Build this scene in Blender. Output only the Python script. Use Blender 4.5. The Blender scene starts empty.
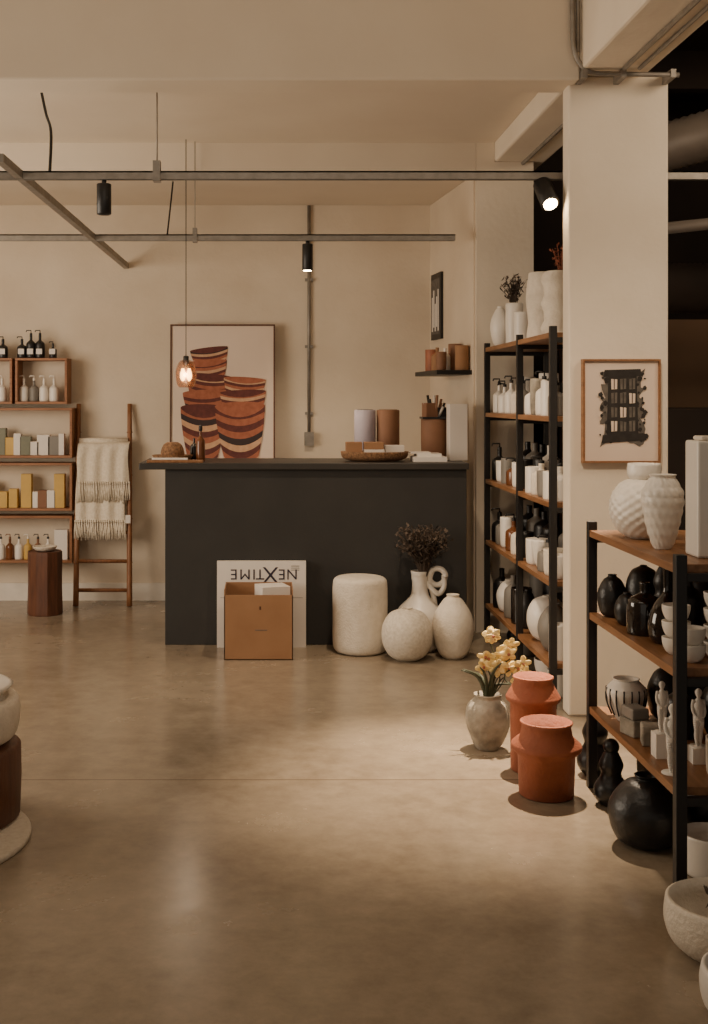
import bpy, math, random
from mathutils import Vector, Matrix
random.seed(7)
F=1200.0; EYE=1.5
def wx(px,y): return (px-270)*y/F
def wz(py,y): return EYE+(400-py)*y/F
def lin(c):
    return tuple(((v/255)/12.92 if v/255<=0.04045 else (((v/255)+0.055)/1.055)**2.4) for v in c)
MATS={}
def mat(name,c,rough=0.6,c2=None,scale=8,bump=0.0,bscale=60,metal=0.0,stretch=None,emis=None,es=0,coat=0,alpha=1):
    if name in MATS: return MATS[name]
    m=bpy.data.materials.new(name); m.use_nodes=True
    nt=m.node_tree; N=nt.nodes; L=nt.links; b=N['Principled BSDF']
    b.inputs['Roughness'].default_value=rough; b.inputs['Metallic'].default_value=metal
    c1=lin(c); c2l=lin(c2) if c2 else tuple(v*0.85 for v in c1)
    tc=N.new('ShaderNodeTexCoord'); mp=N.new('ShaderNodeMapping'); L.new(tc.outputs['Object'],mp.inputs[0])
    if stretch: mp.inputs['Scale'].default_value=stretch
    n=N.new('ShaderNodeTexNoise'); n.inputs['Scale'].default_value=scale; n.inputs['Detail'].default_value=6
    out=n.outputs['Fac']
    L.new(mp.outputs[0],n.inputs['Vector'])
    r=N.new('ShaderNodeValToRGB'); r.color_ramp.elements[0].position=0.3; r.color_ramp.elements[1].position=0.7
    r.color_ramp.elements[0].color=(*c2l,1); r.color_ramp.elements[1].color=(*c1,1)
    L.new(out,r.inputs[0]); L.new(r.outputs[0],b.inputs['Base Color'])
    if bump>0:
        n2=N.new('ShaderNodeTexNoise'); n2.inputs['Scale'].default_value=bscale; n2.inputs['Detail'].default_value=4
        L.new(mp.outputs[0],n2.inputs['Vector'])
        bp=N.new('ShaderNodeBump'); bp.inputs['Strength'].default_value=bump; bp.inputs['Distance'].default_value=0.01
        L.new(n2.outputs['Fac'],bp.inputs['Height']); L.new(bp.outputs[0],b.inputs['Normal'])
    if emis: b.inputs['Emission Color'].default_value=(*lin(emis),1); b.inputs['Emission Strength'].default_value=es
    if coat: b.inputs['Coat Weight'].default_value=coat
    b.inputs['Alpha'].default_value=alpha
    MATS[name]=m; return m

plaster=mat('plaster_wall',(220,205,184),0.9,(208,191,169),2.2,0.25,25)
plaster2=mat('plaster_white',(230,217,198),0.85,(222,208,188),3,0.2,30)
ceilm=mat('ceiling_paint',(224,211,192),0.9,(218,204,185),2,0.1,20)
basem=mat('baseboard_paint',(236,226,212),0.6)
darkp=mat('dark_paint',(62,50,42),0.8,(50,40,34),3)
brownp=mat('brown_panel',(150,120,94),0.8,(134,106,82),2)
ctr=mat('counter_charcoal',(50,48,46),0.8,(45,43,41),5,0.12,40)
ctop=mat('counter_top_dark',(52,48,44),0.45)
black=mat('black_metal',(26,24,24),0.45)
blackc=mat('black_ceramic',(30,28,28),0.38,(20,18,18),12,0.25,50)
glassd=mat('dark_glass',(28,22,20),0.1,coat=0.5)
steel=mat('galvanised_steel',(150,143,134),0.5,(128,121,112),20,metal=0.5)
wood=mat('oak_wood',(152,108,72),0.42,(120,80,48),4,0.1,30,stretch=(14,1.2,14))
woodx=mat('oak_wood_x',(158,108,72),0.5,(126,82,50),4,0.1,30,stretch=(1.2,14,14))
woodd=mat('dark_wood',(106,64,42),0.5,(74,43,28),5,0.2,30,stretch=(8,8,1))
bamb=mat('bamboo',(146,98,62),0.5,(116,74,44),10,0.1,stretch=(6,6,1))
white=mat('white_ceramic',(234,227,216),0.36,(224,216,204),6,0.08,80)
cream=mat('cream_stone',(228,217,200),0.7,(214,202,184),25,0.5,90)
speck=mat('speckled_ceramic',(224,214,198),0.65,(198,186,168),60,0.5,120)
terra=mat('terracotta',(160,90,60),0.75,(138,74,48),9,0.3,70)
terraw=mat('terracotta_wood',(170,106,76),0.6,(136,78,52),6,stretch=(3,3,1))
stone=mat('stone_grey',(176,166,150),0.85,(110,102,90),14,0.7,40)
grey=mat('grey_ceramic',(128,122,114),0.5)
card=mat('cardboard',(158,118,84),0.8,(148,108,75),6)
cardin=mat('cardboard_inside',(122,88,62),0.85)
paper=mat('white_paper',(226,218,208),0.7,(221,212,202),4)
ink=mat('ink_navy',(50,45,62),0.8)
inkb=mat('ink_black',(34,30,28),0.8,(50,45,42),30)
inkg=mat('ink_grey',(110,102,94),0.8,(80,74,68),30)
wick=mat('wicker',(160,118,80),0.8,(92,62,40),70,0.9,90)
cloth=mat('cotton_cream',(232,221,202),0.95,(216,201,178),60,0.6,160)
canvas=mat('print_paper_blush',(224,204,186),0.8,(218,197,178),3)
mar=mat('print_maroon',(104,54,48),0.8,(82,42,38),30)
rust=mat('print_rust',(170,102,76),0.8,(148,86,62),30)
tan=mat('print_tan',(204,164,132),0.8,(190,146,112),30)
dk=mat('print_dark',(58,44,44),0.8)
lil=mat('lilac_paper',(178,168,178),0.7)
brn=mat('brown_tube',(136,96,70),0.7)
yel=mat('yellow_box',(204,166,88),0.6)
amber=mat('amber_glass',(110,66,38),0.15)
leafm=mat('dried_leaf',(92,78,66),0.9,(62,50,42),20)
leafg=mat('green_leaf',(58,64,42),0.6)
petal=mat('orchid_petal',(240,224,172),0.6,(226,190,100),60)
bulb=mat('bulb_glow',(255,200,120),0.3,emis=(255,195,120),es=12)
spotg=mat('spot_glow',(255,220,170),0.3,emis=(255,220,165),es=60)
shade=mat('smoked_glass',(120,80,55),0.1,alpha=0.5)
rugm=mat('woven_disc',(214,202,184),0.95,(200,186,166),50,0.6,100)
green=mat('sage_card',(126,126,108),0.7)
ductm=mat('duct_metal_dark',(130,120,110),0.45,metal=.4)

def floormat():
    m=bpy.data.materials.new('polished_concrete'); m.use_nodes=True
    nt=m.node_tree;N=nt.nodes;L=nt.links;b=N['Principled BSDF']
    tc=N.new('ShaderNodeTexCoord')
    n=N.new('ShaderNodeTexNoise'); n.inputs['Scale'].default_value=1.1; n.inputs['Detail'].default_value=10; n.inputs['Roughness'].default_value=0.65; n.inputs['Distortion'].default_value=0.3
    n3=N.new('ShaderNodeTexNoise'); n3.inputs['Scale'].default_value=9; n3.inputs['Detail'].default_value=9; n3.inputs['Roughness'].default_value=0.72
    L.new(tc.outputs['Object'],n.inputs['Vector']);L.new(tc.outputs['Object'],n3.inputs['Vector'])
    ad=N.new('ShaderNodeMath');ad.operation='ADD';mu=N.new('ShaderNodeMath');mu.operation='MULTIPLY';mu.inputs[1].default_value=0.5
    L.new(n.outputs['Fac'],ad.inputs[0]);L.new(n3.outputs['Fac'],ad.inputs[1]);L.new(ad.outputs[0],mu.inputs[0])
    r=N.new('ShaderNodeValToRGB'); e=r.color_ramp.elements
    e[0].position=0.36;e[0].color=(*lin((122,108,91)),1);e[1].position=0.64;e[1].color=(*lin((156,141,121)),1)
    L.new(mu.outputs[0],r.inputs[0])
    sx=N.new('ShaderNodeSeparateXYZ');L.new(tc.outputs['Object'],sx.inputs[0])
    s=N.new('ShaderNodeMath');s.operation='SUBTRACT';s.inputs[1].default_value=4.74;L.new(sx.outputs['Y'],s.inputs[0])
    a=N.new('ShaderNodeMath');a.operation='ABSOLUTE';L.new(s.outputs[0],a.inputs[0])
    lt=N.new('ShaderNodeMath');lt.operation='LESS_THAN';lt.inputs[1].default_value=0.005;L.new(a.outputs[0],lt.inputs[0])
    mx=N.new('ShaderNodeMix');mx.data_type='RGBA'
    L.new(lt.outputs[0],mx.inputs[0]);L.new(r.outputs[0],mx.inputs[6]);mx.inputs[7].default_value=(*lin((106,90,74)),1)
    L.new(mx.outputs[2],b.inputs['Base Color'])
    rr=N.new('ShaderNodeMapRange');rr.inputs[1].default_value=.3;rr.inputs[2].default_value=.7;rr.inputs[3].default_value=0.15;rr.inputs[4].default_value=0.32
    L.new(n.outputs['Fac'],rr.inputs[0]);L.new(rr.outputs[0],b.inputs['Roughness'])
    b.inputs['Specular IOR Level'].default_value=0.7
    bp=N.new('ShaderNodeBump');bp.inputs['Strength'].default_value=0.03;bp.inputs['Distance'].default_value=0.01
    L.new(n3.outputs['Fac'],bp.inputs['Height']);L.new(bp.outputs[0],b.inputs['Normal'])
    return m
floorm=floormat()

class MB:
    def __init__(s): s.v=[];s.f=[];s.m=[];s.sm=[];s.mats=[]
    def mi(s,m):
        if m not in s.mats: s.mats.append(m)
        return s.mats.index(m)
    def add(s,vs,fs,m,smooth=False,M=None):
        o=len(s.v); i=s.mi(m)
        for p in vs:
            p=Vector(p)
            if M is not None: p=M@p
            s.v.append(p)
        for f in fs: s.f.append([a+o for a in f]); s.m.append(i); s.sm.append(smooth)
    def box(s,x0,x1,y0,y1,z0,z1,m,M=None):
        vs=[(x,y,z) for x in(x0,x1) for y in(y0,y1) for z in(z0,z1)]
        s.add(vs,[(0,1,3,2),(4,6,7,5),(0,4,5,1),(2,3,7,6),(0,2,6,4),(1,5,7,3)],m,False,M)
    def cbox(s,c,d,m,rz=0,rx=0):
        M=Matrix.Translation(c)@Matrix.Rotation(rz,4,'Z')@Matrix.Rotation(rx,4,'X')
        s.box(-d[0]/2,d[0]/2,-d[1]/2,d[1]/2,-d[2]/2,d[2]/2,m,M)
    def lathe(s,prof,c,m,seg=36,fn=None,M=None,smooth=True):
        vs=[];fs=[];n=len(prof)
        for (r,z) in prof:
            for k in range(seg):
                a=2*math.pi*k/seg
                rr=r*(fn(a,z) if fn else 1)
                vs.append((rr*math.cos(a),rr*math.sin(a),z))
        for i in range(n-1):
            for k in range(seg):
                k2=(k+1)%seg
                fs.append((i*seg+k,i*seg+k2,(i+1)*seg+k2,(i+1)*seg+k))
        fs.append(tuple(reversed(range(seg)))); fs.append(tuple((n-1)*seg+k for k in range(seg)))
        T=Matrix.Translation(c)
        if M is not None: T=T@M
        s.add(vs,fs,m,smooth,T)
    def cyl(s,c,r,h,m,seg=28,bev=0.004,M=None):
        b=min(bev,r*.4,h*.4)
        s.lathe([(r-b,0),(r,b),(r,h-b),(r-b,h)],c,m,seg,M=M)
    def tube(s,pts,r,m,seg=8,r2=None):
        pts=[Vector(p) for p in pts]; n=len(pts); vs=[];fs=[]
        up=None
        for i,p in enumerate(pts):
            t=(pts[min(i+1,n-1)]-pts[max(i-1,0)])
            if t.length<1e-7: t=Vector((0,0,1))
            t.normalize()
            if up is None:
                up=Vector((0,0,1)) if abs(t.z)<.9 else Vector((1,0,0))
            a=t.cross(up)
            if a.length<1e-4: a=t.cross(Vector((0,1,0)))
            a.normalize(); b=t.cross(a).normalized(); up=a.cross(t)
            rr=r if r2 is None else r+(r2-r)*i/(n-1)
            for k in range(seg):
                g=2*math.pi*k/seg
                vs.append(p+a*rr*math.cos(g)+b*rr*math.sin(g))
        for i in range(n-1):
            for k in range(seg):
                k2=(k+1)%seg
                fs.append((i*seg+k,i*seg+k2,(i+1)*seg+k2,(i+1)*seg+k))
        fs.append(tuple(reversed(range(seg))));fs.append(tuple((n-1)*seg+k for k in range(seg)))
        s.add(vs,fs,m,True)
    def ball(s,c,r,m,seg=16,M=None):
        if not hasattr(r,'__len__'): r=(r,r,r)
        pr=[(max(math.sin(math.pi*i/10),0.01),-math.cos(math.pi*i/10)) for i in range(11)]
        S=Matrix.Diagonal((r[0],r[1],r[2],1))
        if M is not None: S=M@S
        s.lathe(pr,c,m,seg,M=S)
    def done(s,name,bevel=0):
        me=bpy.data.meshes.new(name)
        me.from_pydata([tuple(p) for p in s.v],[],s.f); 
        for m in s.mats: me.materials.append(m)
        for p,i,sm in zip(me.polygons,s.m,s.sm): p.material_index=i; p.use_smooth=sm
        ob=bpy.data.objects.new(name,me); bpy.context.scene.collection.objects.link(ob)
        if bevel:
            bv=ob.modifiers.new('bevel','BEVEL'); bv.width=bevel; bv.segments=2; bv.limit_method='ANGLE'; bv.angle_limit=1.0
        return ob

def cat(pts,k=5):
    P=[pts[0]]+list(pts)+[pts[-1]]; out=[]
    for i in range(1,len(P)-2):
        a,b,c,d=P[i-1:i+3]
        for j in range(k):
            t=j/k
            out.append(tuple(0.5*((2*b[q])+(-a[q]+c[q])*t+(2*a[q]-5*b[q]+4*c[q]-d[q])*t*t+(-a[q]+3*b[q]-3*c[q]+d[q])*t**3) for q in range(len(b))))
    out.append(tuple(pts[-1])); return out
SH={
 'ball':[(.45,0),(.8,.1),(1,.4),(.95,.62),(.62,.86),(.3,.95),(.32,1)],
 'round':[(.4,0),(.72,.1),(.95,.3),(1,.5),(.93,.7),(.68,.89),(.34,.965),(.2,.985),(.22,1)],
 'egg':[(.45,0),(.75,.12),(1,.42),(.9,.68),(.5,.9),(.3,.96),(.32,1)],
 'bottle':[(.85,0),(1,.05),(1,.55),(.85,.68),(.35,.78),(.28,.85),(.3,1)],
 'cyl':[(.9,0),(1,.03),(1,.5),(1,.97),(.95,1)],
 'pouf':[(.72,0),(.92,.03),(1,.14),(1,.5),(1,.86),(.92,.97),(.65,1)],
 'jug':[(.6,0),(.88,.12),(1,.35),(.88,.52),(.45,.66),(.33,.75),(.32,.9),(.38,1)],
 'urn':[(.42,0),(.7,.2),(1,.6),(.97,.78),(.7,.92),(.62,.96),(.68,1)],
 'cup':[(.8,0),(.95,.1),(1,.5),(1,1)],
 'bowl':[(.45,0),(.75,.2),(.95,.6),(1,1)],
 'flask':[(.7,0),(.98,.1),(1,.3),(.7,.5),(.25,.65),(.2,.8),(.24,1)],
 'gourd':[(.6,0),(.95,.15),(1,.33),(.65,.52),(.6,.6),(.72,.75),(.5,.92),(.35,1)],
}
def vase(mb,x,y,z,r,h,shape,m,fn=None,seg=32,open_=True,k=5):
    p=cat([(a*r,b*h) for a,b in SH[shape]],k)
    if open_ and p[-1][0]>0.012:
        rt=p[-1][0]
        p+= [(rt-.004,h+.001),(rt-.006,h*.9),(rt*.7,h*.82),(.002,h*.8)]
    mb.lathe(p,(x,y,z),m,seg,fn)
def dispenser(mb,x,y,z,r,h,m,top=black):
    vase(mb,x,y,z,r,h,'bottle',m,seg=20,open_=False,k=3)
    mb.cyl((x,y,z+h*.98),r*.28,h*.12,top,12,.001)
    mb.tube([(x,y,z+h*1.08),(x,y,z+h*1.22),(x-r*.9,y,z+h*1.22),(x-r*1.0,y,z+h*1.15)],r*.12,top,6)

# ---------------- room shell ----------------
def boxobj(name,x0,x1,y0,y1,z0,z1,m,bevel=0):
    mb=MB(); mb.box(x0,x1,y0,y1,z0,z1,m); return mb.done(name,bevel)
boxobj('floor',-4,5,-1.5,10,-.1,0,floorm)
boxobj('wall_back',-4,1.33,9.0,9.2,0,3.7,plaster)
boxobj('baseboard_back',-4,-0.2,8.975,9.0,0,0.13,basem)
mb=MB()
M4=[(1.2,9.0),(1.318,7.77),(1.329,7.77),(1.329,9.0)]
vs=[(x,y,0) for x,y in M4]+[(x,y,2.958) for x,y in M4]
mb.add(vs,[(0,3,2,1),(4,5,6,7),(0,1,5,4),(1,2,6,5),(2,3,7,6),(3,0,4,7)],plaster)
mb.done('wall_right')
mb=MB(); mb.box(1.33,1.70,7.74,8.2,0,3.036,plaster2); mb.box(1.33,1.448,7.74,8.2,3.036,3.4,plaster2); mb.done('pillar')
boxobj('column',1.416,1.89,5.69,5.81,0,3.036,plaster2,.01)
boxobj('ceiling',-4,1.448,5.84,7.74,3.16,3.3,ceilm)
boxobj('ceiling_front',-4,1.448,-1.5,5.6,3.75,3.85,ceilm)
boxobj('ceiling_soffit',-4,1.328,7.742,9.0,2.96,3.4,ceilm)
boxobj('ceiling_beam',-4,1.448,5.6,5.84,2.993,3.8,ceilm,.012)
boxobj('ceiling_beam',1.45,1.78,-1.5,9.2,3.038,3.8,plaster2,.015)
boxobj('wall_left',-4.1,-4,-1.5,9.2,0,3.85,plaster)
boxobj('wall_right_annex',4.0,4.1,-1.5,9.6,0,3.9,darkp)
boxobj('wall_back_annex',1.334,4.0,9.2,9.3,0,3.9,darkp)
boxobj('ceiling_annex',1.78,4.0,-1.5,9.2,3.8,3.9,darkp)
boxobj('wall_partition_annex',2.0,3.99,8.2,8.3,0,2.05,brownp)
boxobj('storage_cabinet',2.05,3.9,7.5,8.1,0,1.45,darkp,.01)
mb=MB()
for i in range(5): mb.box(1.79,3.99,1.5+i*1.6,1.62+i*1.6,3.55,3.8,darkp)
mb.done('ceiling_annex_joists')

# ---------------- counter ----------------
mb=MB()
mb.box(-.643,1.205,7.35,7.92,0,1.075,ctr)
mb.box(-.80,1.215,7.32,7.95,1.075,1.115,ctop)
mb.done('reception_counter',.004)
CT=1.1155

# ---------------- tracks, spots ----------------
mb=MB()
def trk(mb,x0,x1,y,z):
    mb.box(x0,x1,y-.02,y+.02,z+.012,z+.02,steel); mb.box(x0,x1,y-.02,y-.014,z-.02,z+.02,steel); mb.box(x0,x1,y+.014,y+.02,z-.02,z+.02,steel)
Z1=1.5+1.097; Z2=1.5+1.041
trk(mb,-2.6,3.9,5.87,Z1)
trk(mb,-2.6,wx(455,7.70),7.70,Z2)
a=Vector((-1.24,5.5,1.5+1.11)); b=Vector((-1.075,8.98,1.5+1.003))
d=(b-a); M=Matrix.Translation((a+b)/2)@d.to_track_quat('Y','Z').to_matrix().to_4x4()
mb.box(-.018,.018,-d.length/2,d.length/2,-.02,.02,steel,M)
xr=wx(157,5.87); mb.tube([(xr,5.87,Z1),(xr,5.87,3.159)],.004,steel,6); mb.box(xr-.018,xr+.018,5.84,5.9,Z1-.03,Z1+.07,steel)
xr=wx(195,7.70); mb.tube([(xr,7.70,Z2),(xr,7.70,3.159)],.003,steel,6); mb.box(xr-.014,xr+.014,7.67,7.73,Z2-.03,Z2+.06,steel)
xr=-2.2; mb.tube([(xr,5.87,Z1),(xr,5.87,3.159)],.004,steel,6)
mb.done('lighting_track')
def spot(x,y,ztop,tilt=(0,0),h=.18,r=.036,glow=True):
    mb=MB()
    mb.cyl((x,y,ztop-.05),.012,.03,black,10)
    R=Matrix.Rotation(tilt[0],4,'X')@Matrix.Rotation(tilt[1],4,'Y')
    Mx=R@Matrix.Translation((0,0,-h))
    c=(x,y,ztop-.04)
    mb.lathe([(r*.9,0),(r,.004),(r,h-.004),(r*.9,h)],c,black,24,M=Mx)
    mb.lathe([(r*.75,-.002),(r*.75,.001)],c,spotg if glow else black,20,M=Mx)
    return mb.done('track_spotlight')
spot(wx(104,5.87),5.87,Z1,h=.15,glow=False)
spot(wx(542,5.87),5.87,Z1,tilt=(-.75,-.1),h=.16,r=.045)
spot(wx(307.5,7.70),7.70,Z2,h=.17,r=.034)
mb=MB(); mb.tube(cat([(wx(40,6.3),6.3,3.155),(wx(46,6.2),6.2,2.98),(wx(51,6.05),6.05,2.85),(wx(49,5.9),5.92,2.62)],6),.008,black,6)
mb.done('power_cable')
mb=MB(); mb.tube(cat([(wx(173,8.0),8.0,2.955),(wx(170,7.9),7.9,2.75),(wx(167,7.75),7.76,2.56)],6),.006,black,6)
mb.done('power_cable')
mb=MB(); xc=wx(309,8.98)
mb.tube([(xc,8.985,2.955),(xc,8.985,1.25)],.013,steel,10)
mb.box(xc-.035,xc+.035,8.95,9.0,1.16,1.26,steel)
for z in (1.4,1.9,2.4): mb.box(xc-.03,xc+.03,8.975,9.0,z-.01,z+.01,steel)
mb.done('wall_conduit')
mb=MB()
yk=5.575
mb.tube(cat([(1.405,yk,3.75),(1.405,yk,3.25),(1.415,yk,3.12),(1.45,yk,3.05),(1.5,yk,3.02),(1.6,yk,3.015),(1.9,yk,3.01)],6),.012,steel,8)
mb.tube([(1.43,yk,3.75),(1.43,yk,3.12)],.010,steel,8)
for x in (1.46,1.64,1.87): mb.box(x-.012,x+.012,yk-.016,5.69,2.995,3.034,steel)
mb.done('column_conduit')
mb=MB()
mb.tube([(1.63,5.52,3.025),(1.63,1.0,3.025)],.011,steel,8); mb.tube([(1.63,9.0,3.025),(1.63,5.85,3.025)],.011,steel,8)
mb.tube([(1.70,5.52,3.025),(1.70,1.0,3.025)],.009,steel,8)
mb.done('beam_conduit')
mb=MB()
def duct(mb,p,q,r,m):
    p=Vector(p);q=Vector(q);n=60;pr=[]
    for i in range(n): 
        pr+= [(r,i/n*(q-p).length),(r*1.07,(i+.5)/n*(q-p).length)]
    mb.lathe(pr,p,m,24,M=(q-p).to_track_quat('Z','Y').to_matrix().to_4x4())
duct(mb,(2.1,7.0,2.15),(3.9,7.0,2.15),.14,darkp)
duct(mb,(1.98,6.3,2.80),(3.8,4.6,3.1),.12,ductm)
mb.tube([(1.9,6.0,2.35),(3.8,6.0,2.55)],.03,ductm,10)
mb.done('ventilation_duct')

mb=MB(); px=wx(186,7.62); py=7.62
mb.tube([(px,py,3.155),(px,py,1.77)],.003,black,6)
mb.cyl((px,py,1.72),.018,.06,black,14)
mb.lathe(cat([(.02,.205),(.045,.19),(.066,.13),(.06,.06),(.045,.03)],5),(px,py,1.55),shade,28)
for dx in (-.02,.02):
    mb.tube([(px,py,1.73),(px+dx,py,1.70)],.006,black,6)
    mb.lathe(cat([(.005,0),(.016,.02),(.017,.045),(.01,.07),(.008,.08)],4),(px+dx,py,1.62),bulb,16)
mb.done('pendant_lamp')

# ---------------- painting ----------------
def bowlpic(mb,M,cu,top,w,h,rot=0,n=9,seedk=0):
    pal=[mar,rust,dk,tan,mar,rust,tan,mar,rust]
    R=Matrix.Rotation(rot,4,'Y')
    def pt(s,t):
        ww=w/2*(1-.42*t**1.5)
        return Vector((s*ww,0,-t*h-.16*h*(1-s*s)*(0.7+.3*t)))
    K=10
    for i in range(n):
        t0=i/n;t1=(i+1)/n
        vs=[pt(-1+2*k/K,t0) for k in range(K+1)]+[pt(-1+2*k/K,t1) for k in range(K+1)]
        vs=[M@(Vector((cu,-.0006*seedk,top))+R@p) for p in vs]
        mb.add(vs,[(k,K+1+k,K+2+k,k+1) for k in range(K)],pal[(i+seedk*2)%9])
    vs=[]
    for k in range(20):
        a=2*math.pi*k/20; vs.append(M@(Vector((cu,-.0006*seedk-.0003,top))+R@Vector((w/2*math.cos(a),0,.07*h*math.sin(a)-(.16*h*.7*(1-math.cos(a)**2) if math.sin(a)<0 else 0)))))
    mb.add(vs,[tuple(range(20))],mar if seedk%2 else rust)
mb=MB()
W,H=.755,1.05; xl=wx(172,8.93); zt=wz(326,8.95)
M=Matrix.Translation((xl,8.86,zt-H))@Matrix.Rotation(-.06,4,'X')
mb.box(0,W,0,.03,0,H,canvas,M)
for (a,b,c,d) in ((-.012,0,-.012,H+.012),(W,W+.012,-.012,H+.012),(0,W,H,H+.012),(0,W,-.012,0)):
    mb.box(a,b,-.008,.035,c,d,woodd,M)
M2=M@Matrix.Translation((0,-.003,0))
def U(px): return (px-172)*8.93/F
def V(py): return H-(py-326)*8.93/F
k=1
for (cx_,ty,w,h,rot) in ((209,349,38,24,-.12),(206,362,42,28,-.08),(210,376,46,32,.08),(206,392,46,34,-.05),(204,408,46,56,.02),(245,379,42,26,.06),(243,392,46,30,-.04),(240,406,50,62,-.03)):
    bowlpic(mb,M2,U(cx_),V(ty),w*8.93/F,h*8.93/F,rot,10,k); k+=1
mb.done('framed_bowl_painting')
boxobj('storage_bench',xl+.06,xl+W-.03,8.62,8.97,0,zt-H-.015,ctr,.005)

mb=MB(); yc=5.67; x0,x1=wx(585,yc-.02),wx(659,yc-.02); z0,z1=wz(461,yc-.02),wz(361,yc-.02)
mb.box(x0,x1,yc-.005,5.69,z0,z1,canvas)
t=.009
for a,b,c,d in ((x0-t,x0,z0-t,z1+t),(x1,x1+t,z0-t,z1+t),(x0,x1,z1,z1+t),(x0,x1,z0-t,z0)): mb.box(a,b,yc-.02,5.69,c,d,wood)
def ppoly(pts,y,m):
    y=y+.0885
    mb.add([(wx(a,yc),y,wz(b,yc)) for a,b in pts],[tuple(range(len(pts)))],m)
rnd=random.Random(3)
pts=[]
for k in range(60):
    a=2*math.pi*k/60; ca,sa=math.cos(a),math.sin(a)
    s_=1/max(abs(ca)/21,abs(sa)/36); s_*=rnd.uniform(.80,1.1)
    pts.append((622+ca*s_,408-sa*s_))
ppoly(pts,5.5735,inkg)
ppoly([(608,372),(636,374),(638,440),(606,441)],5.5725,inkb)
for c in range(3):
    for r_ in range(4):
        xa=610.5+c*9; ya=379+r_*14
        ppoly([(xa,ya),(xa+6.2,ya+rnd.uniform(-1,1)),(xa+6,ya+10),(xa+.3,ya+10.5)],5.5715,inkg if (c+r_)%3 else canvas)
        ppoly([(xa+2.6,ya),(xa+3.6,ya),(xa+3.6,ya+10),(xa+2.6,ya+10)],5.5712,inkb)
ppoly([(602,435),(644,433),(646,440),(601,443)],5.571,inkb); ppoly([(604,370),(640,369),(641,376),(603,377)],5.571,inkb)
for k in range(46):
    a=rnd.choice([rnd.uniform(599,608),rnd.uniform(636,646)]);b=rnd.uniform(370,448); s_=rnd.uniform(.8,2.8)
    ppoly([(a+s_*math.cos(q*1.25)*rnd.uniform(.6,1.3),b+s_*math.sin(q*1.25)*rnd.uniform(.6,1.3)) for q in range(5)],5.5705-.00003*k,inkb)
mb.done('framed_window_print')

ang=math.atan2(.118,1.23)
Ms=Matrix.Translation((1.2,9.0,0))@Matrix.Rotation(ang,4,'Z')
mb=MB(); mb.box(-.02,0,-.42,-.12,1.94,2.42,black,Ms); mb.box(-.022,-.02,-.39,-.15,1.98,2.38,inkg,Ms)
for i in range(5): mb.box(-.0235,-.022,-.37+i*.045,-.34+i*.045,2.0+.03*(i%2),2.3-.05*(i%3),paper,Ms)
mb.done('small_framed_print')
mb=MB(); mb.box(-.235,0,-1.20,-.55,1.665,1.695,black,Ms); mb.done('wall_shelf',.003)
mb=MB()
def L(x,y): 
    v=Ms@Vector((x,y,0)); return v.x,v.y
for i,(a,b,r_,h,sh,m) in enumerate(((-.18,-1.1,.035,.12,'cup',brn),(-.05,-1.13,.045,.16,'cyl',card),(-.13,-1.0,.035,.15,'bottle',white),(-.15,-.86,.04,.16,'bottle',card),(-.05,-.95,.045,.18,'cup',brn),(-.15,-.7,.045,.15,'cyl',terraw))):
    x,y=L(a,b); vase(mb,x,y,1.6955,r_,h,sh,m,seg=20)
mb.done('canisters')

# ---------------- counter items ----------------
def cx(px,y=7.55): return wx(px,y)
mb=MB()
mb.lathe(cat([(.17,0),(.235,.02),(.25,.06)],3)+[(.24,.06),(.16,.015),(.002,.01)],(0,0,0),wick,40,M=Matrix.Identity(4))
ob=mb.done('woven_tray'); ob.location=(cx(375),7.58,CT); ob.scale=(.86,.6,1)
mb=MB()
mb.box(cx(346),cx(362),7.53,7.62,CT+.022,CT+.12,card); mb.box(cx(364),cx(384),7.5,7.62,CT+.022,CT+.075,paper); mb.box(cx(385),cx(404),7.53,7.62,CT+.022,CT+.10,paper)
mb.box(cx(364),cx(383),7.5,7.62,CT+.075,CT+.12,card)
mb.done('small_parcels',.003)
mb=MB(); mb.cyl((cx(365,7.84),7.84,CT),.07,.32,lil,28); mb.cyl((cx(365,7.84),7.84,CT+.32),.055,.003,inkg,28,.001); mb.done('paper_roll_lilac')
mb=MB(); mb.cyl((cx(388,7.84),7.84,CT),.075,.32,brn,28); mb.cyl((cx(388,7.84),7.84,CT+.32),.06,.003,cardin,28,.001); mb.done('paper_roll_brown')
mb=MB(); mb.box(cx(412),cx(445),7.45,7.68,CT,CT+.03,paper); mb.box(cx(416),cx(440),7.48,7.66,CT+.03,CT+.05,white); mb.box(cx(410),cx(430),7.5,7.66,CT+.05,CT+.058,paper); mb.done('paper_stack')
mb=MB(); xx=cx(434,7.82); vase(mb,xx,7.82,CT,.085,.26,'cup',brn)
mb.box(xx-.085,xx+.085,7.735,7.90,CT+.262,CT+.275,black)
for i in range(12):
    a=i*.7; mb.tube([(xx+.03*math.cos(a),7.82+.03*math.sin(a),CT+.27),(xx+.07*math.cos(a),7.82+.06*math.sin(a),CT+.34+.025*(i%4))],.009,(black,brn,paper)[i%3],6)
mb.cbox((xx-.03,7.80,CT+.32),(.08,.07,.09),brn,.3); mb.cbox((xx+.045,7.83,CT+.305),(.06,.07,.06),black,.1)
mb.done('utensil_pot')
mb=MB(); mb.cbox((cx(458,7.62),7.66,CT+.18),(.115,.14,.36),paper); mb.done('white_gift_box',.004)
mb=MB()
x=cx(173); mb.lathe(cat([(.09,0),(.11,.01),(.13,.04)],3)+[(.12,.04),(.08,.015),(.002,.012)],(x,7.52,CT),wick,32)
mb.lathe(cat([(.06,.016),(.075,.05),(.06,.10),(.035,.12)],4),(x,7.52,CT),wick,28)
mb.done('wicker_basket')
mb=MB()
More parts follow.
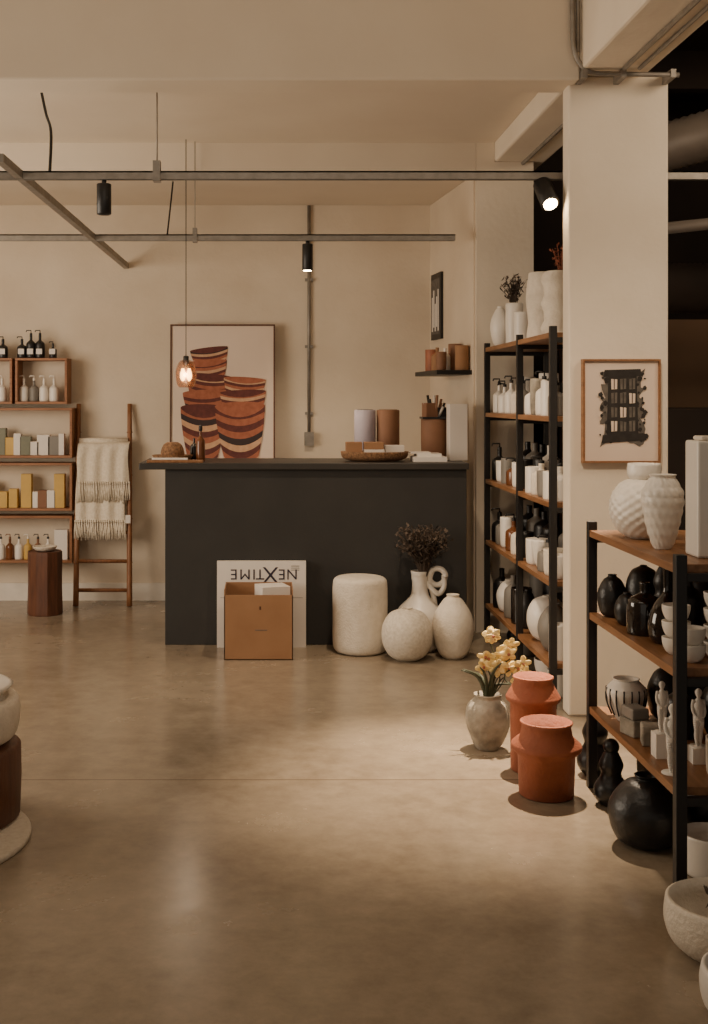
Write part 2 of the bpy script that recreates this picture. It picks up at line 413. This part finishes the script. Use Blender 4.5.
vase(mb,cx(201),7.5,CT,.028,.2,'bottle',amber,seg=20,open_=False); mb.cyl((cx(201),7.5,CT+.19),.012,.035,black,12)
vase(mb,cx(193),7.66,CT,.026,.14,'bottle',glassd,seg=20,open_=False)
mb.done('amber_bottles')
mb=MB(); mb.box(cx(150),cx(205),7.34,7.38,CT,CT+.018,wood); mb.box(cx(155),cx(190),7.345,7.375,CT+.018,CT+.03,paper); mb.done('wooden_board',.003)

# ---------------- floor in front of the counter ----------------
mb=MB()
bx0,bx1=wx(217,7.28),wx(306,7.28)
Mb=Matrix.Translation((0,7.27,0))@Matrix.Rotation(-.03,4,'X')
mb.box(bx0,bx1,0,.06,0,.52,paper,Mb)
mb.box(bx0+.02,bx1-.02,-.001,0,.30,.302,inkg,Mb)
for i in range(3): mb.box(bx1-.09,bx1-.04,-.001,0,.49-i*.012,.494-i*.012,inkg,Mb)
ob=mb.done('wall_clock_box',.003)
for ch,pxx,sz in (('E',234,.09),('M',245,.09),('I',254,.09),('T',260,.09),('X',270.5,.135),('E',282,.09),('N',292,.09)):
    cu=bpy.data.curves.new('t','FONT'); cu.body=ch; cu.size=sz; cu.align_x='CENTER'; cu.align_y='CENTER'
    to=bpy.data.objects.new('tmp',cu); bpy.context.scene.collection.objects.link(to); bpy.context.view_layer.update()
    me=bpy.data.meshes.new_from_object(to); bpy.data.objects.remove(to)
    l2=bpy.data.objects.new('letter_'+ch.lower(),me); bpy.context.scene.collection.objects.link(l2)
    me.materials.clear(); me.materials.append(ink); l2.parent=ob
    l2.matrix_local=Mb@Matrix.Translation((wx(pxx,7.28),-.0015,.445))@Matrix.Rotation(math.pi/2,4,'X')@Matrix.Rotation(math.pi,4,'Z')

mb=MB(); a0,a1=wx(224,6.92),wx(293,6.92); y0,y1=6.92,7.22; hh=.405; w=.006
mb.box(a0,a1,y0,y0+w,0,hh-.03,card); mb.box(a0,a1,y1-w,y1,0,hh,card); mb.box(a0,a0+w,y0,y1,0,hh,card); mb.box(a1-w,a1,y0,y1,0,hh,card); mb.box(a0,a1,y0,y1,0,w,card)
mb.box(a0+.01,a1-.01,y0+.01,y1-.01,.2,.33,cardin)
mb.cbox(((a0+a1)/2+.08,7.07,.37),(.17,.16,.08),paper,.3)
mb.box((a0+a1)/2-.02,(a0+a1)/2+.05,y0-.001,y0,.17,.175,inkg); mb.box((a0+a1)/2+.005,(a0+a1)/2+.015,y0-.001,y0,.29,.31,woodd)
mb.done('cardboard_box',.0015)

mb=MB(); vase(mb,wx(360,7.15),7.15,0,.163,.452,'pouf',cream,seg=48,open_=False); mb.done('cream_pouf_vase')
mb=MB(); vase(mb,wx(407,6.93),6.93,0,.147,.30,'round',speck,seg=48); mb.done('round_speckled_vase')
mb=MB(); vase(mb,wx(453,6.98),6.98,0,.12,.37,'egg',cream,seg=48); mb.done('egg_shaped_vase')
mb=MB(); jx,jy=wx(420,7.19),7.20
vase(mb,jx,jy,0,.145,.475,'jug',white,seg=48)
pts=[]
for k in range(30):
    a=2*math.pi*k/29; pts.append((jx+.105+.048*math.cos(a),jy-.012+.024*k/29,.44+.05*math.sin(a)))
mb.tube(pts,.017,white,12)
mb.tube(cat([(jx+.04,jy,.41),(jx+.07,jy-.015,.37),(jx+.11,jy-.015,.34),(jx+.145,jy,.38),(jx+.145,jy,.45)],5),.016,white,12)
mb.tube(cat([(jx+.08,jy,.49),(jx+.06,jy,.43),(jx+.07,jy,.37),(jx+.09,jy,.28),(jx+.09,jy,.20)],5),.016,white,12)
mb.done('knotted_handle_jug')
def bouquet(name,x,y,z,h,sp,n,m,leaf=.018,seed=1,base=.02,nl=7,ymax=99):
    rnd=random.Random(seed); mb=MB()
    for i in range(n):
        a=rnd.uniform(0,2*math.pi); q=rnd.uniform(.1,1)*sp; hh=h*rnd.uniform(.5,1)
        p0=Vector((x+base*math.cos(a),y+base*math.sin(a),z-.05)); p2=Vector((x+q*math.cos(a),min(ymax,y+q*math.sin(a)),z+hh)); p1=(p0+p2)/2+Vector((0,0,h*.12))-Vector((math.cos(a),math.sin(a),0))*q*.15
        P=cat([p0,p1,p2],5); mb.tube(P,.0018,m,4)
        for j in range(nl):
            t=Vector(P[min(len(P)-1,len(P)-1-j)])
            c=t+Vector((rnd.uniform(-1,1),rnd.uniform(-1,1),rnd.uniform(-.6,.8)))*leaf
            R=Matrix.Rotation(rnd.uniform(0,6),4,'Z')@Matrix.Rotation(rnd.uniform(-1,1),4,'X')
            mb.add([(-leaf*.45,0,0),(0,-leaf,0.003),(leaf*.45,0,0),(0,leaf,.003)],[(0,1,2,3)],m,False,Matrix.Translation(c)@R)
    return mb.done(name)
bouquet('dried_flower_bouquet',jx+.02,jy-.02,.47,.27,.165,210,leafm,.018,2,.013,ymax=7.27)

# ---------------- floor vases right ----------------
mb=MB(); mb.lathe(cat([(.045,0),(.065,.03),(.088,.09),(.094,.14),(.085,.185),(.062,.212),(.056,.222),(.062,.236)],5)+[(.056,.238),(.05,.215),(.002,.2)],(.936,5.16,0),stone,40,fn=lambda a,z:1+.02*math.sin(3*a+z*30)); mb.done('weathered_stone_urn')
mb=MB()
mb.lathe([(.085,0),(.09,.005),(.092,.27),(.108,.285),(.111,.295),(.107,.302),(.088,.335),(.076,.36),(.082,.378),(.076,.382),(.070,.33),(.002,.3)],(1.068,4.87,0),terra,48,fn=lambda a,z:1+.004*math.sin(z*400)); mb.done('tall_terracotta_vase')
mb=MB()
mb.lathe([(.095,0),(.102,.006),(.108,.155),(.130,.175),(.134,.185),(.130,.197),(.098,.225),(.092,.262),(.100,.278),(.092,.282),(.084,.22),(.002,.2)],(1.05,4.56,0),terra,48,fn=lambda a,z:1+.004*math.sin(z*400)); mb.done('wide_terracotta_vase')
mb=MB(); rnd=random.Random(5)
for s_ in range(7):
    ex=wx((484,496,508,520,490,528,512)[s_],5.15); ez=wz((660,662,655,664,634,674,648)[s_],5.15)
    P=cat([(.936,5.16,.2),(.95+.01*s_,5.17,.3),((.95+ex)/2,5.16,ez-.04),(ex,5.14,ez)],6); mb.tube(P,.0028,leafg,5)
    for j in range(3):
        c=Vector(P[-1-2*j])+Vector((rnd.uniform(-.015,.015),rnd.uniform(-.03,.01),rnd.uniform(-.01,.02)))
        for q in range(5):
            R=Matrix.Rotation(rnd.uniform(-.4,.4)+.2,4,'X')@Matrix.Rotation(q*1.257+j,4,'Y')
            mb.ball(c+(R.to_3x3()@Vector((0,0,.018))),(.013,.003,.02),petal,8,M=R)
        mb.ball(c+Vector((0,-.006,0)),.007,terraw,8)
for i in range(9):
    a=i*.8+.3; mb.tube(cat([(.936,5.16,.2),(.936+.04*math.cos(a),5.16+.04*math.sin(a),.27+.01*i),(.936+.12*math.cos(a),5.16+.09*math.sin(a),.27+.02*i)],5),.012,leafg,6,r2=.002)
mb.done('potted_orchid')
mb=MB(); vase(mb,1.30,4.80,0,.07,.23,'gourd',blackc); mb.done('black_gourd_vase')
mb=MB(); vase(mb,1.265,4.45,0,.062,.20,'gourd',blackc); mb.ball((1.265,4.45,.215),.03,blackc); mb.done('black_lidded_vase')
mb=MB(); vase(mb,1.27,4.05,0,.125,.235,'ball',blackc,seg=48,fn=lambda a,z:1+.006*math.sin(z*300)); mb.done('large_black_pot')
mb=MB(); vase(mb,1.50,4.5,0,.12,.26,'round',blackc,seg=40); vase(mb,1.52,4.15,0,.11,.22,'egg',blackc,seg=40); mb.done('black_floor_jars')
mb=MB(); vase(mb,1.40,3.80,0,.095,.13,'cup',white,seg=40); mb.done('white_planter')
mb=MB()
mb.lathe(cat([(.12,0),(.15,.03),(.165,.08),(.16,.135)],4)+[(.15,.14),(.148,.1),(.13,.03),(.002,.02)],(1.245,3.27,0),cream,48); mb.done('white_stone_bowl')
mb=MB()
mb.lathe(cat([(.10,0),(.13,.03),(.14,.08),(.135,.12)],4)+[(.125,.125),(.12,.08),(.1,.03),(.002,.02)],(1.185,2.90,0),white,48); mb.done('white_bowl')
bouquet('dried_protea_stems',1.27,3.28,.07,.13,.11,10,leafm,.022,9,.03)
bouquet('dried_leaf_stems',1.19,2.91,.08,.14,.10,12,leafm,.026,11,.02)

# ---------------- shelving units ----------------
def unit(name,xf,xb,ys,zt,levels):
    mb=MB(); p=.034
    for y in ys:
        for x in (xf,xb-p):
            mb.box(x,x+p,y-p/2,y+p/2,0,zt,black)
        for lv in levels: mb.box(xf+p,xb-p,y-p/2+.004,y+p/2-.004,lv-.05,lv-.025,black)
    for i in range(len(ys)-1):
        a,b=sorted((ys[i],ys[i+1]))
        for lv in levels:
            mb.box(xf+.003,xb-.003,a+p/2,b-p/2,lv-.026,lv,wood)
    return mb.done(name,.002)
unit('shelving_unit',1.36,1.77,[7.61,6.62,5.84],1.86,[.214,.615,1.0,1.42,1.83])
unit('shelving_unit',1.23,1.66,[4.65,3.65],1.03,[.317,.68,.998])

def row(name,items,bev=0):
    mb=MB()
    for it in items:
        k,x,y,z,r_,h,m=it[:7]
        z+=.0005
        if k=='disp': dispenser(mb,x,y,z,r_,h,m,it[7] if len(it)>7 else black)
        elif k=='box': mb.box(x-r_,x+r_,y-r_,y+r_,z,z+h,m)
        else: vase(mb,x,y,z,r_,h,k,m,it[7] if len(it)>7 else None,seg=28,k=4)
    return mb.done(name,bev)
hor=lambda a,z:1+.05*math.sin(z*220)
row('white_shelf_vases',[('egg',1.43,7.45,1.83,.062,.25,white),('cyl',1.45,7.12,1.83,.05,.24,white,hor),('cup',1.62,7.3,1.83,.06,.2,white),('cyl',1.44,6.86,1.83,.045,.17,white),('bottle',1.6,6.9,1.83,.05,.26,white)])
row('sculptural_white_vase',[('cyl',1.485,6.48,1.83,.095,.35,cream,lambda a,z:1+.07*math.sin(a*3+z*24))])
row('wavy_white_vase',[('cyl',1.465,6.12,1.83,.072,.32,cream,lambda a,z:1+.18*math.sin(z*50)*math.cos(a*2)),('ball',1.65,6.2,1.83,.07,.2,white)])
bouquet('dried_branches',1.45,7.12,2.06,.17,.09,32,leafm,.018,21,.01)
bouquet('dried_twigs',1.49,6.14,2.14,.16,.06,22,rust,.014,22,.01)
it=[]; rnd=random.Random(12)
for i,y in enumerate((7.5,7.38,7.26,7.1,6.98,6.8)): it.append(('disp',1.42+rnd.uniform(0,.03),y,1.42,.04,.16+rnd.uniform(-.02,.03),(white,grey,white,white,cream,grey)[i]))
for i,y in enumerate((6.5,6.36,6.22,6.1,5.98)): it.append(((('disp','cup','disp','cyl','disp')[i]),1.42+rnd.uniform(0,.03),y,1.42,.045,.17+rnd.uniform(-.05,.03),(white,stone,white,white,grey)[i]))
for i,y in enumerate((7.4,7.2,7.0,6.8,6.45,6.3,6.1)): it.append(('cyl',1.58,y,1.42,.055,.1+rnd.uniform(0,.14),(white,blackc,grey,white,blackc,cream,grey)[i]))
row('soap_dispensers',it)
it=[]
for i,y in enumerate((7.5,7.36,7.2,7.05,6.88,6.76)): it.append((('disp','cup','cyl')[i%3],1.435,y,1.0,.048,.12+rnd.uniform(0,.07),(blackc,white,grey,amber,white,blackc)[i]))
for i,y in enumerate((6.48,6.34,6.20,6.06,5.94)): it.append((('cyl','disp','cup')[i%3],1.435,y,1.0,.056,.13+rnd.uniform(0,.05),(white,cream,grey,white,white)[i]))
for i,y in enumerate((7.45,7.25,7.05,6.85,6.45,6.25,6.05)): it.append(('bottle',1.6,y,1.0,.06,.24,(blackc,grey,blackc,white,blackc,amber,grey)[i]))
row('bathroom_accessories',it)
it=[]
for i,y in enumerate((7.5,7.36,7.22,7.06,6.9,6.76)): it.append((('disp','bottle','cup')[i%3],1.435,y,.615,.05,.14+rnd.uniform(0,.07),(blackc,grey,white,amber,cream,blackc)[i]))
for i,y in enumerate((6.48,6.34,6.20,6.06,5.94)): it.append((('cup','bowl','disp')[i%3],1.44,y,.615,.058,.10+rnd.uniform(0,.05),(white,white,grey,cream,white)[i]))
for i,y in enumerate((7.45,7.25,7.05,6.85,6.45,6.25,6.05)): it.append(('bottle',1.61,y,.615,.06,.23,(blackc,grey,blackc,blackc,grey,blackc,white)[i]))
row('cups_and_bottles',it)
row('white_storage_jars',[('bottle',1.44,7.45,.214,.055,.24,blackc),('ball',1.45,7.28,.214,.075,.2,white),('bottle',1.44,7.1,.214,.055,.25,grey),('cyl',1.45,6.92,.214,.06,.2,glassd),('egg',1.45,6.76,.214,.055,.22,blackc),
  ('round',1.48,6.42,.214,.105,.24,white),('egg',1.46,6.16,.214,.085,.24,grey),('cyl',1.44,5.96,.214,.055,.17,white),('ball',1.66,6.2,.214,.07,.28,blackc),('cyl',1.64,7.3,.214,.06,.25,grey),('cyl',1.64,6.95,.214,.06,.25,blackc)])
row('floor_jars',[('ball',1.5,7.3,0,.06,.13,blackc),('cup',1.5,7.05,0,.055,.12,grey),('bowl',1.5,6.4,0,.09,.12,white),('cup',1.48,6.1,0,.07,.13,white)])

def bead(a,z): return 1+.03*math.sin(a*16)*math.sin(z*200)
mb=MB(); vase(mb,1.36,4.36,.9985,.122,.225,'round',white,seg=96,fn=bead,k=9)
mb.lathe(cat([(.045,0),(.06,.02),(.058,.06)],4)+[(.05,.06),(.045,.02),(.002,.015)],(1.36,4.36,1.21),white,64,fn=bead)
mb.done('beaded_globe_vase')
mb=MB(); vase(mb,1.325,4.05,.9985,.066,.25,'urn',white,seg=96,fn=lambda a,z:1+.07*abs(math.sin(a*8+z*50))*abs(math.sin(z*90)),k=12); mb.done('artichoke_vase')
mb=MB(); mb.box(1.355,1.50,3.80,3.92,.9985,1.37,white); mb.box(1.373,1.482,3.818,3.902,1.37,1.385,cream); mb.done('tall_white_block_vase',.01)
mb=MB(); vase(mb,1.57,4.15,.9985,.06,.15,'cup',speck); mb.done('small_white_cup')
row('black_ceramic_vases',[('ball',1.295,4.54,.68,.055,.16,blackc),('round',1.40,4.50,.68,.065,.2,blackc),('bottle',1.55,4.5,.68,.06,.25,blackc),('ball',1.30,4.37,.68,.045,.12,blackc),('gourd',1.43,4.34,.68,.06,.22,blackc),('ball',1.55,4.28,.68,.07,.2,blackc),('bottle',1.45,4.16,.68,.055,.22,blackc),('ball',1.58,4.02,.68,.07,.22,blackc)])
row('dark_glass_bottle',[('bottle',1.315,4.21,.68,.062,.18,glassd)])
row('dark_glass_jug',[('flask',1.34,4.05,.68,.062,.26,glassd)])
mb=MB()
for (x,y,n_) in ((1.31,3.87,3),(1.32,3.76,2),(1.42,3.80,4),(1.52,3.85,3)):
    for q in range(n_): vase(mb,x,y,.6805+q*.052,.045,.055,'bowl',white,seg=24)
mb.done('stacked_white_cups')
mb=MB(); sx0,sy0=1.315,4.43; vase(mb,sx0,sy0,.3175,.072,.155,'urn',white,seg=40)
for k in range(16):
    a=2*math.pi*k/16
    pp=cat([(.72*.072,.025),(.072*.93,.06),(.072*1.0,.09),(.072*.97,.122)],4)
    mb.tube([(sx0+(q+.001)*math.cos(a),sy0+(q+.001)*math.sin(a),.3175+zz) for q,zz in pp],.0032,black,5)
mb.done('striped_vase')
mb=MB(); mb.cbox((1.29,4.24,.3175+.03),(.07,.09,.06),stone,.3); mb.cbox((1.29,4.24,.3175+.0805),(.065,.085,.04),grey,.2); mb.cbox((1.31,4.12,.3175+.035),(.07,.07,.07),stone,-.2); mb.done('stone_trinket_boxes',.006)
def figure(name,x,y,z,h,m,plinth=0):
    mb=MB(); z+=.0005
    if plinth: mb.box(x-.028,x+.028,y-.028,y+.028,z,z+plinth,m); z+=plinth
    s_=h
    def P(a,b,c): return (x+a*s_,y+b*s_,z+c*s_)
    def limb(pts):
        sm=cat([(*P(*p[:3]),p[3]*s_) for p in pts],4)
        for i in range(len(sm)-1):
            mb.tube([sm[i][:3],sm[i+1][:3]],sm[i][3],m,10,r2=sm[i+1][3])
    limb([(0,0,1.0,.02),(0,0,.97,.05),(0,0,.93,.06),(0,0,.88,.045),(0,0,.84,.03),(0,0,.80,.06),(0,0,.72,.09),(0,0,.62,.075),(0,0,.54,.09),(0,0,.46,.085)])
    for sd in (-1,1):
        limb([(sd*.035,0,.5,.06),(sd*.038,-.01,.38,.052),(sd*.034,0,.27,.038),(sd*.034,.01,.18,.038),(sd*.03,0,.04,.022),(sd*.035,-.04,.015,.02)])
        limb([(sd*.08,0,.8,.035),(sd*.10,.01,.7,.028),(sd*.10,-.02,.6,.024),(sd*.07,-.07,.54,.02),(sd*.03,-.09,.52,.018)])
    mb.cyl((x,y,z),.16*s_,.02*s_,m,20,.001)
    return mb.done(name)
figure('white_figurine',1.30,3.98,.317,.17,white,.08)
figure('white_figurine',1.275,3.80,.317,.22,white,0)
figure('white_figurine',1.40,3.92,.317,.19,white,.05)
row('small_dark_vases',[('ball',1.47,4.45,.317,.07,.2,blackc),('bottle',1.58,4.45,.317,.05,.24,blackc),('bottle',1.44,4.22,.317,.05,.2,blackc),('cyl',1.52,3.98,.317,.06,.16,blackc),('egg',1.57,4.2,.317,.06,.22,blackc)])
row('white_candle_holders',[('cup',1.42,3.78,.317,.045,.12,cream),('cyl',1.54,3.78,.317,.05,.17,terraw)])

# ---------------- left: wall cabinets ----------------
yf,yb=8.80,8.998
mb=MB()
def cube_shelf(mb,pa,pb,ta,tb):
    x0,x1=wx(pa,yf),wx(pb,yf); z1,z0=wz(ta,yf),wz(tb,yf); t=.018
    mb.box(x0,x1,yf,yb,z0,z0+t,woodx); mb.box(x0,x1,yf,yb,z1-t,z1,woodx); mb.box(x0,x0+t,yf,yb,z0+t,z1-t,woodx); mb.box(x1-t,x1,yf,yb,z0+t,z1-t,woodx)
    mb.box(x0+t,x1-t,yb-.01,yb,z0+t,z1-t,plaster)
    return z0+t,z1
SH1=cube_shelf(mb,15,67,358,404)
cube_shelf(mb,-45,12,358,404)
SH2=cube_shelf(mb,-45,72,408,458)
SH3=cube_shelf(mb,-45,72,463,511)
SH4=cube_shelf(mb,-45,72,516,563)
mb.done('wall_display_cabinet',.002)
Y=8.88
mb=MB()
for p in (22,31,40,53,3,-8):
    q=1.3 if p in (31,40) else 1
    dispenser(mb,wx(p,Y),Y,SH1[1]+.0005,.036 if p!=53 else .028,.13*q if p!=53 else .10,blackc); mb.box(wx(p,Y)-.022,wx(p,Y)+.022,Y-.0385,Y-.0365,SH1[1]+.03,SH1[1]+.07,paper)
mb.done('black_pump_bottles')
mb=MB()
for p in (24,34,44,54,2,-10): dispenser(mb,wx(p,Y),Y,SH1[0]+.0005,.034,.155,white if p!=34 else grey,white)
mb.done('white_pump_bottles')
mb=MB(); rnd=random.Random(4)
for p,w_,h,m in ((2,5,.2,green),(10,5,.13,yel),(18,4,.16,paper),(26,6,.14,green),(35,5,.10,paper),(44,7,.15,paper),(54,6,.14,grey),(62,3,.16,paper),(-8,5,.15,brn)):
    x=wx(p,Y); d=w_*Y/F/1.1; mb.box(x-d,x+d,Y-.03,Y+.03,SH2[0]+.0005,SH2[0]+h,m)
mb.done('gift_cards_and_boxes',.002)
mb=MB()
for p,w_,h,m in ((3,6,.12,yel),(14,5,.14,yel),(27,6,.25,yel),(36,3,.12,white),(43,5,.13,brn),(52,5,.13,white),(60,6,.25,yel),(-10,6,.2,yel)):
    x=wx(p,Y); d=w_*Y/F/1.15; mb.box(x-d,x+d,Y-.035,Y+.035,SH3[0]+.0005,SH3[0]+h,m)
mb.done('yellow_candle_boxes',.003)
mb=MB()
for i,p in enumerate((1,10,19,28,38,48)): dispenser(mb,wx(p,Y),Y,SH4[0]+.0005,.031,.15,(white,amber,white,yel,brn,white)[i],(black,brn,black,white,black,black)[i])
mb.box(wx(55,Y),wx(68,Y),Y-.03,Y+.03,SH4[0]+.0005,SH4[0]+.22,paper)
mb.done('lotion_bottles')
mb=MB(); sy=8.42; sx_=wx(45,sy)
mb.lathe(cat([(.118,0),(.125,.02),(.12,.2),(.122,.42),(.115,.44)],4),(sx_,sy,0),woodd,10,smooth=False)
mb.done('wooden_stump_stool',.003)
mb=MB(); mb.lathe(cat([(.03,0),(.07,.01),(.085,.035)],3)+[(.08,.035),(.05,.012),(.002,.01)],(sx_,sy,.4405),speck,28); mb.done('ceramic_dish')

mb=MB()
for px_a,px_b in ((78,75),(131,127)):
    P=[(wx(px_a+(px_b-px_a)*t,8.8),8.70+.27*t,1.47*t) for t in [i/14 for i in range(15)]]
    P[0]=(P[0][0],P[0][1],.004)
    mb.tube(P,.021,bamb,12,r2=.017)
    for i in (3,6,9,12): mb.ball(Vector(P[i]),(.024,.024,.008),bamb,12)
for t in (.08,.22,.36,.62,.80):
    mb.tube([(wx(77,8.8),8.70+.27*t,1.47*t),(wx(129,8.8),8.70+.27*t,1.47*t)],.014,bamb,10)
mb.done('bamboo_ladder')
mb=MB()
ztop=1.47*.80+.022; yr=8.70+.27*.80
def sheet(xa,xb,zt,zb,off,fr,ph):
    nx,nz=44,26; vs=[];fs=[]
    for j in range(nz+1):
        v=j/nz; z_=zt+(zb-zt)*v; ybase=8.70+.27*(z_/1.47)
        for i in range(nx+1):
            u=i/nx; x=xa+(xb-xa)*u+.006*math.sin(v*5+ph)
            y=ybase+off+.010*math.sin(u*22+ph+v*1.5)*min(1,v*3)
            if v<.08: y=ybase+off*(v/.08)
            vs.append((x,y,z_))
    for j in range(nz):
        for i in range(nx): a=j*(nx+1)+i; fs.append((a,a+1,a+nx+2,a+nx+1))
    mb.add(vs,fs,cloth,True)
    rnd=random.Random(int(ph*10))
    for i in range(0,nx+1,2):
        x,y,z_=vs[nz*(nx+1)+i]
        mb.ball((x,y-.004,z_-.008),(.008,.007,.012),cloth,8)
        for q in range(3):
            mb.tube([(x,y-.003,z_),(x+(q-1)*.006+rnd.uniform(-.004,.004),y-.006,z_-fr*.5),(x+(q-1)*.009+rnd.uniform(-.006,.006),y-.004,z_-fr*rnd.uniform(.85,1.05))],.0036,cloth,5)
sheet(wx(77,8.85),wx(126,8.85),ztop,.62,-.036,.14,1.2)
sheet(wx(78,8.85),wx(129,8.85),ztop,.90,-.066,.15,2.7)
mb.tube([(wx(78,8.85),yr-.012,ztop),(wx(127,8.85),yr-.012,ztop)],.022,cloth,10)
mb.box(wx(126,8.8),wx(131,8.8),8.76,8.765,.60,.66,paper)
mb.done('fringed_throw_blanket')

# ---------------- left foreground display ----------------
mb=MB(); mb.cyl((-1.27,4.08,0),.45,.02,rugm,64); mb.done('round_woven_mat')
mb=MB(); mb.lathe([(.27,0),(.285,.01),(.29,.14),(.288,.25),(.27,.265),(.002,.266)],(-1.175,4.25,.0205),woodd,48); mb.done('wooden_drum_stool')
mb=MB(); mb.lathe(cat([(.2,0),(.265,.02),(.285,.09),(.28,.15),(.25,.16)],4)+[(.24,.16),(.22,.08),(.002,.06)],(-1.175,4.25,.288),cream,48)
mb.done('large_cream_bowl')
mb=MB(); mb.lathe(cat([(.1,0),(.2,.01),(.235,.04)],4)+[(.22,.045),(.1,.02),(.002,.015)],(-1.15,4.25,.4495),white,40); mb.lathe(cat([(.08,0),(.12,.03),(.11,.06)],3),(-1.15,4.25,.4655),white,32); mb.done('stacked_platter')

# ---------------- lights ----------------
def light(kind,name,loc,target,en,col,size=1,sy=None,spot=None,blend=.6,r=.05):
    ld=bpy.data.lights.new(name,kind); ld.energy=en; ld.color=col
    if kind=='AREA':
        ld.size=size
        if sy: ld.shape='RECTANGLE'; ld.size_y=sy
    if kind=='SPOT': ld.spot_size=spot; ld.spot_blend=blend; ld.shadow_soft_size=r
    if kind=='POINT': ld.shadow_soft_size=r
    ob=bpy.data.objects.new(name,ld); bpy.context.scene.collection.objects.link(ob); ob.location=loc
    d=Vector(target)-Vector(loc); ob.rotation_euler=d.to_track_quat('-Z','Y').to_euler()
    return ob
warm=(1,.78,.55); warm2=(1,.85,.67)
light('AREA','fill_left',(-3.7,5.8,1.6),(0.4,7.2,1.3),150,warm2,3.0,1.8)  # added soft fill from the left; wall_left has no window
light('AREA','fill_overhead',(0,3.2,3.6),(0.4,5.8,0.8),22,warm2,2.0,1.5)  # added broad fill from above, no fixture modelled
light('SPOT','spot_light_shelf',(1.24,5.54,2.40),(.84,4.80,0),900,warm,spot=.88,blend=1,r=.02)
light('SPOT','spot_light_counter',(wx(307.5,7.70),7.70,2.33),(.3,8.5,.6),70,warm,spot=1.6,blend=1)
light('SPOT','spot_light_column',(0.6,3.2,3.3),(1.50,5.5,.9),190,warm,spot=.85,blend=1)
light('SPOT','spot_light_floor',(0.6,6.3,2.95),(.65,6.6,0),150,warm,spot=1.4,blend=1)
light('POINT','pendant_bulb',(px,py-.08,1.66),(px,py,0),4,warm,r=.03)
light('AREA','fill_annex',(3.0,4.2,3.4),(3.2,6.8,1.5),40,warm,1.0)  # added fill to lift the dim annex, not a lamp of the room
w=bpy.data.worlds.new('World'); bpy.context.scene.world=w; w.use_nodes=True
bg=w.node_tree.nodes['Background']; bg.inputs[0].default_value=(1,.86,.70,1); bg.inputs[1].default_value=0.42

cam=bpy.data.cameras.new('Camera'); co=bpy.data.objects.new('Camera',cam); bpy.context.scene.collection.objects.link(co)
co.location=(0,0,EYE); co.rotation_euler=(math.pi/2,0,0)
cam.sensor_fit='VERTICAL'; cam.sensor_height=36; cam.lens=F/1024*36
cam.shift_x=84/1024; cam.shift_y=-112/1024
cam.clip_start=.05
bpy.context.scene.camera=co
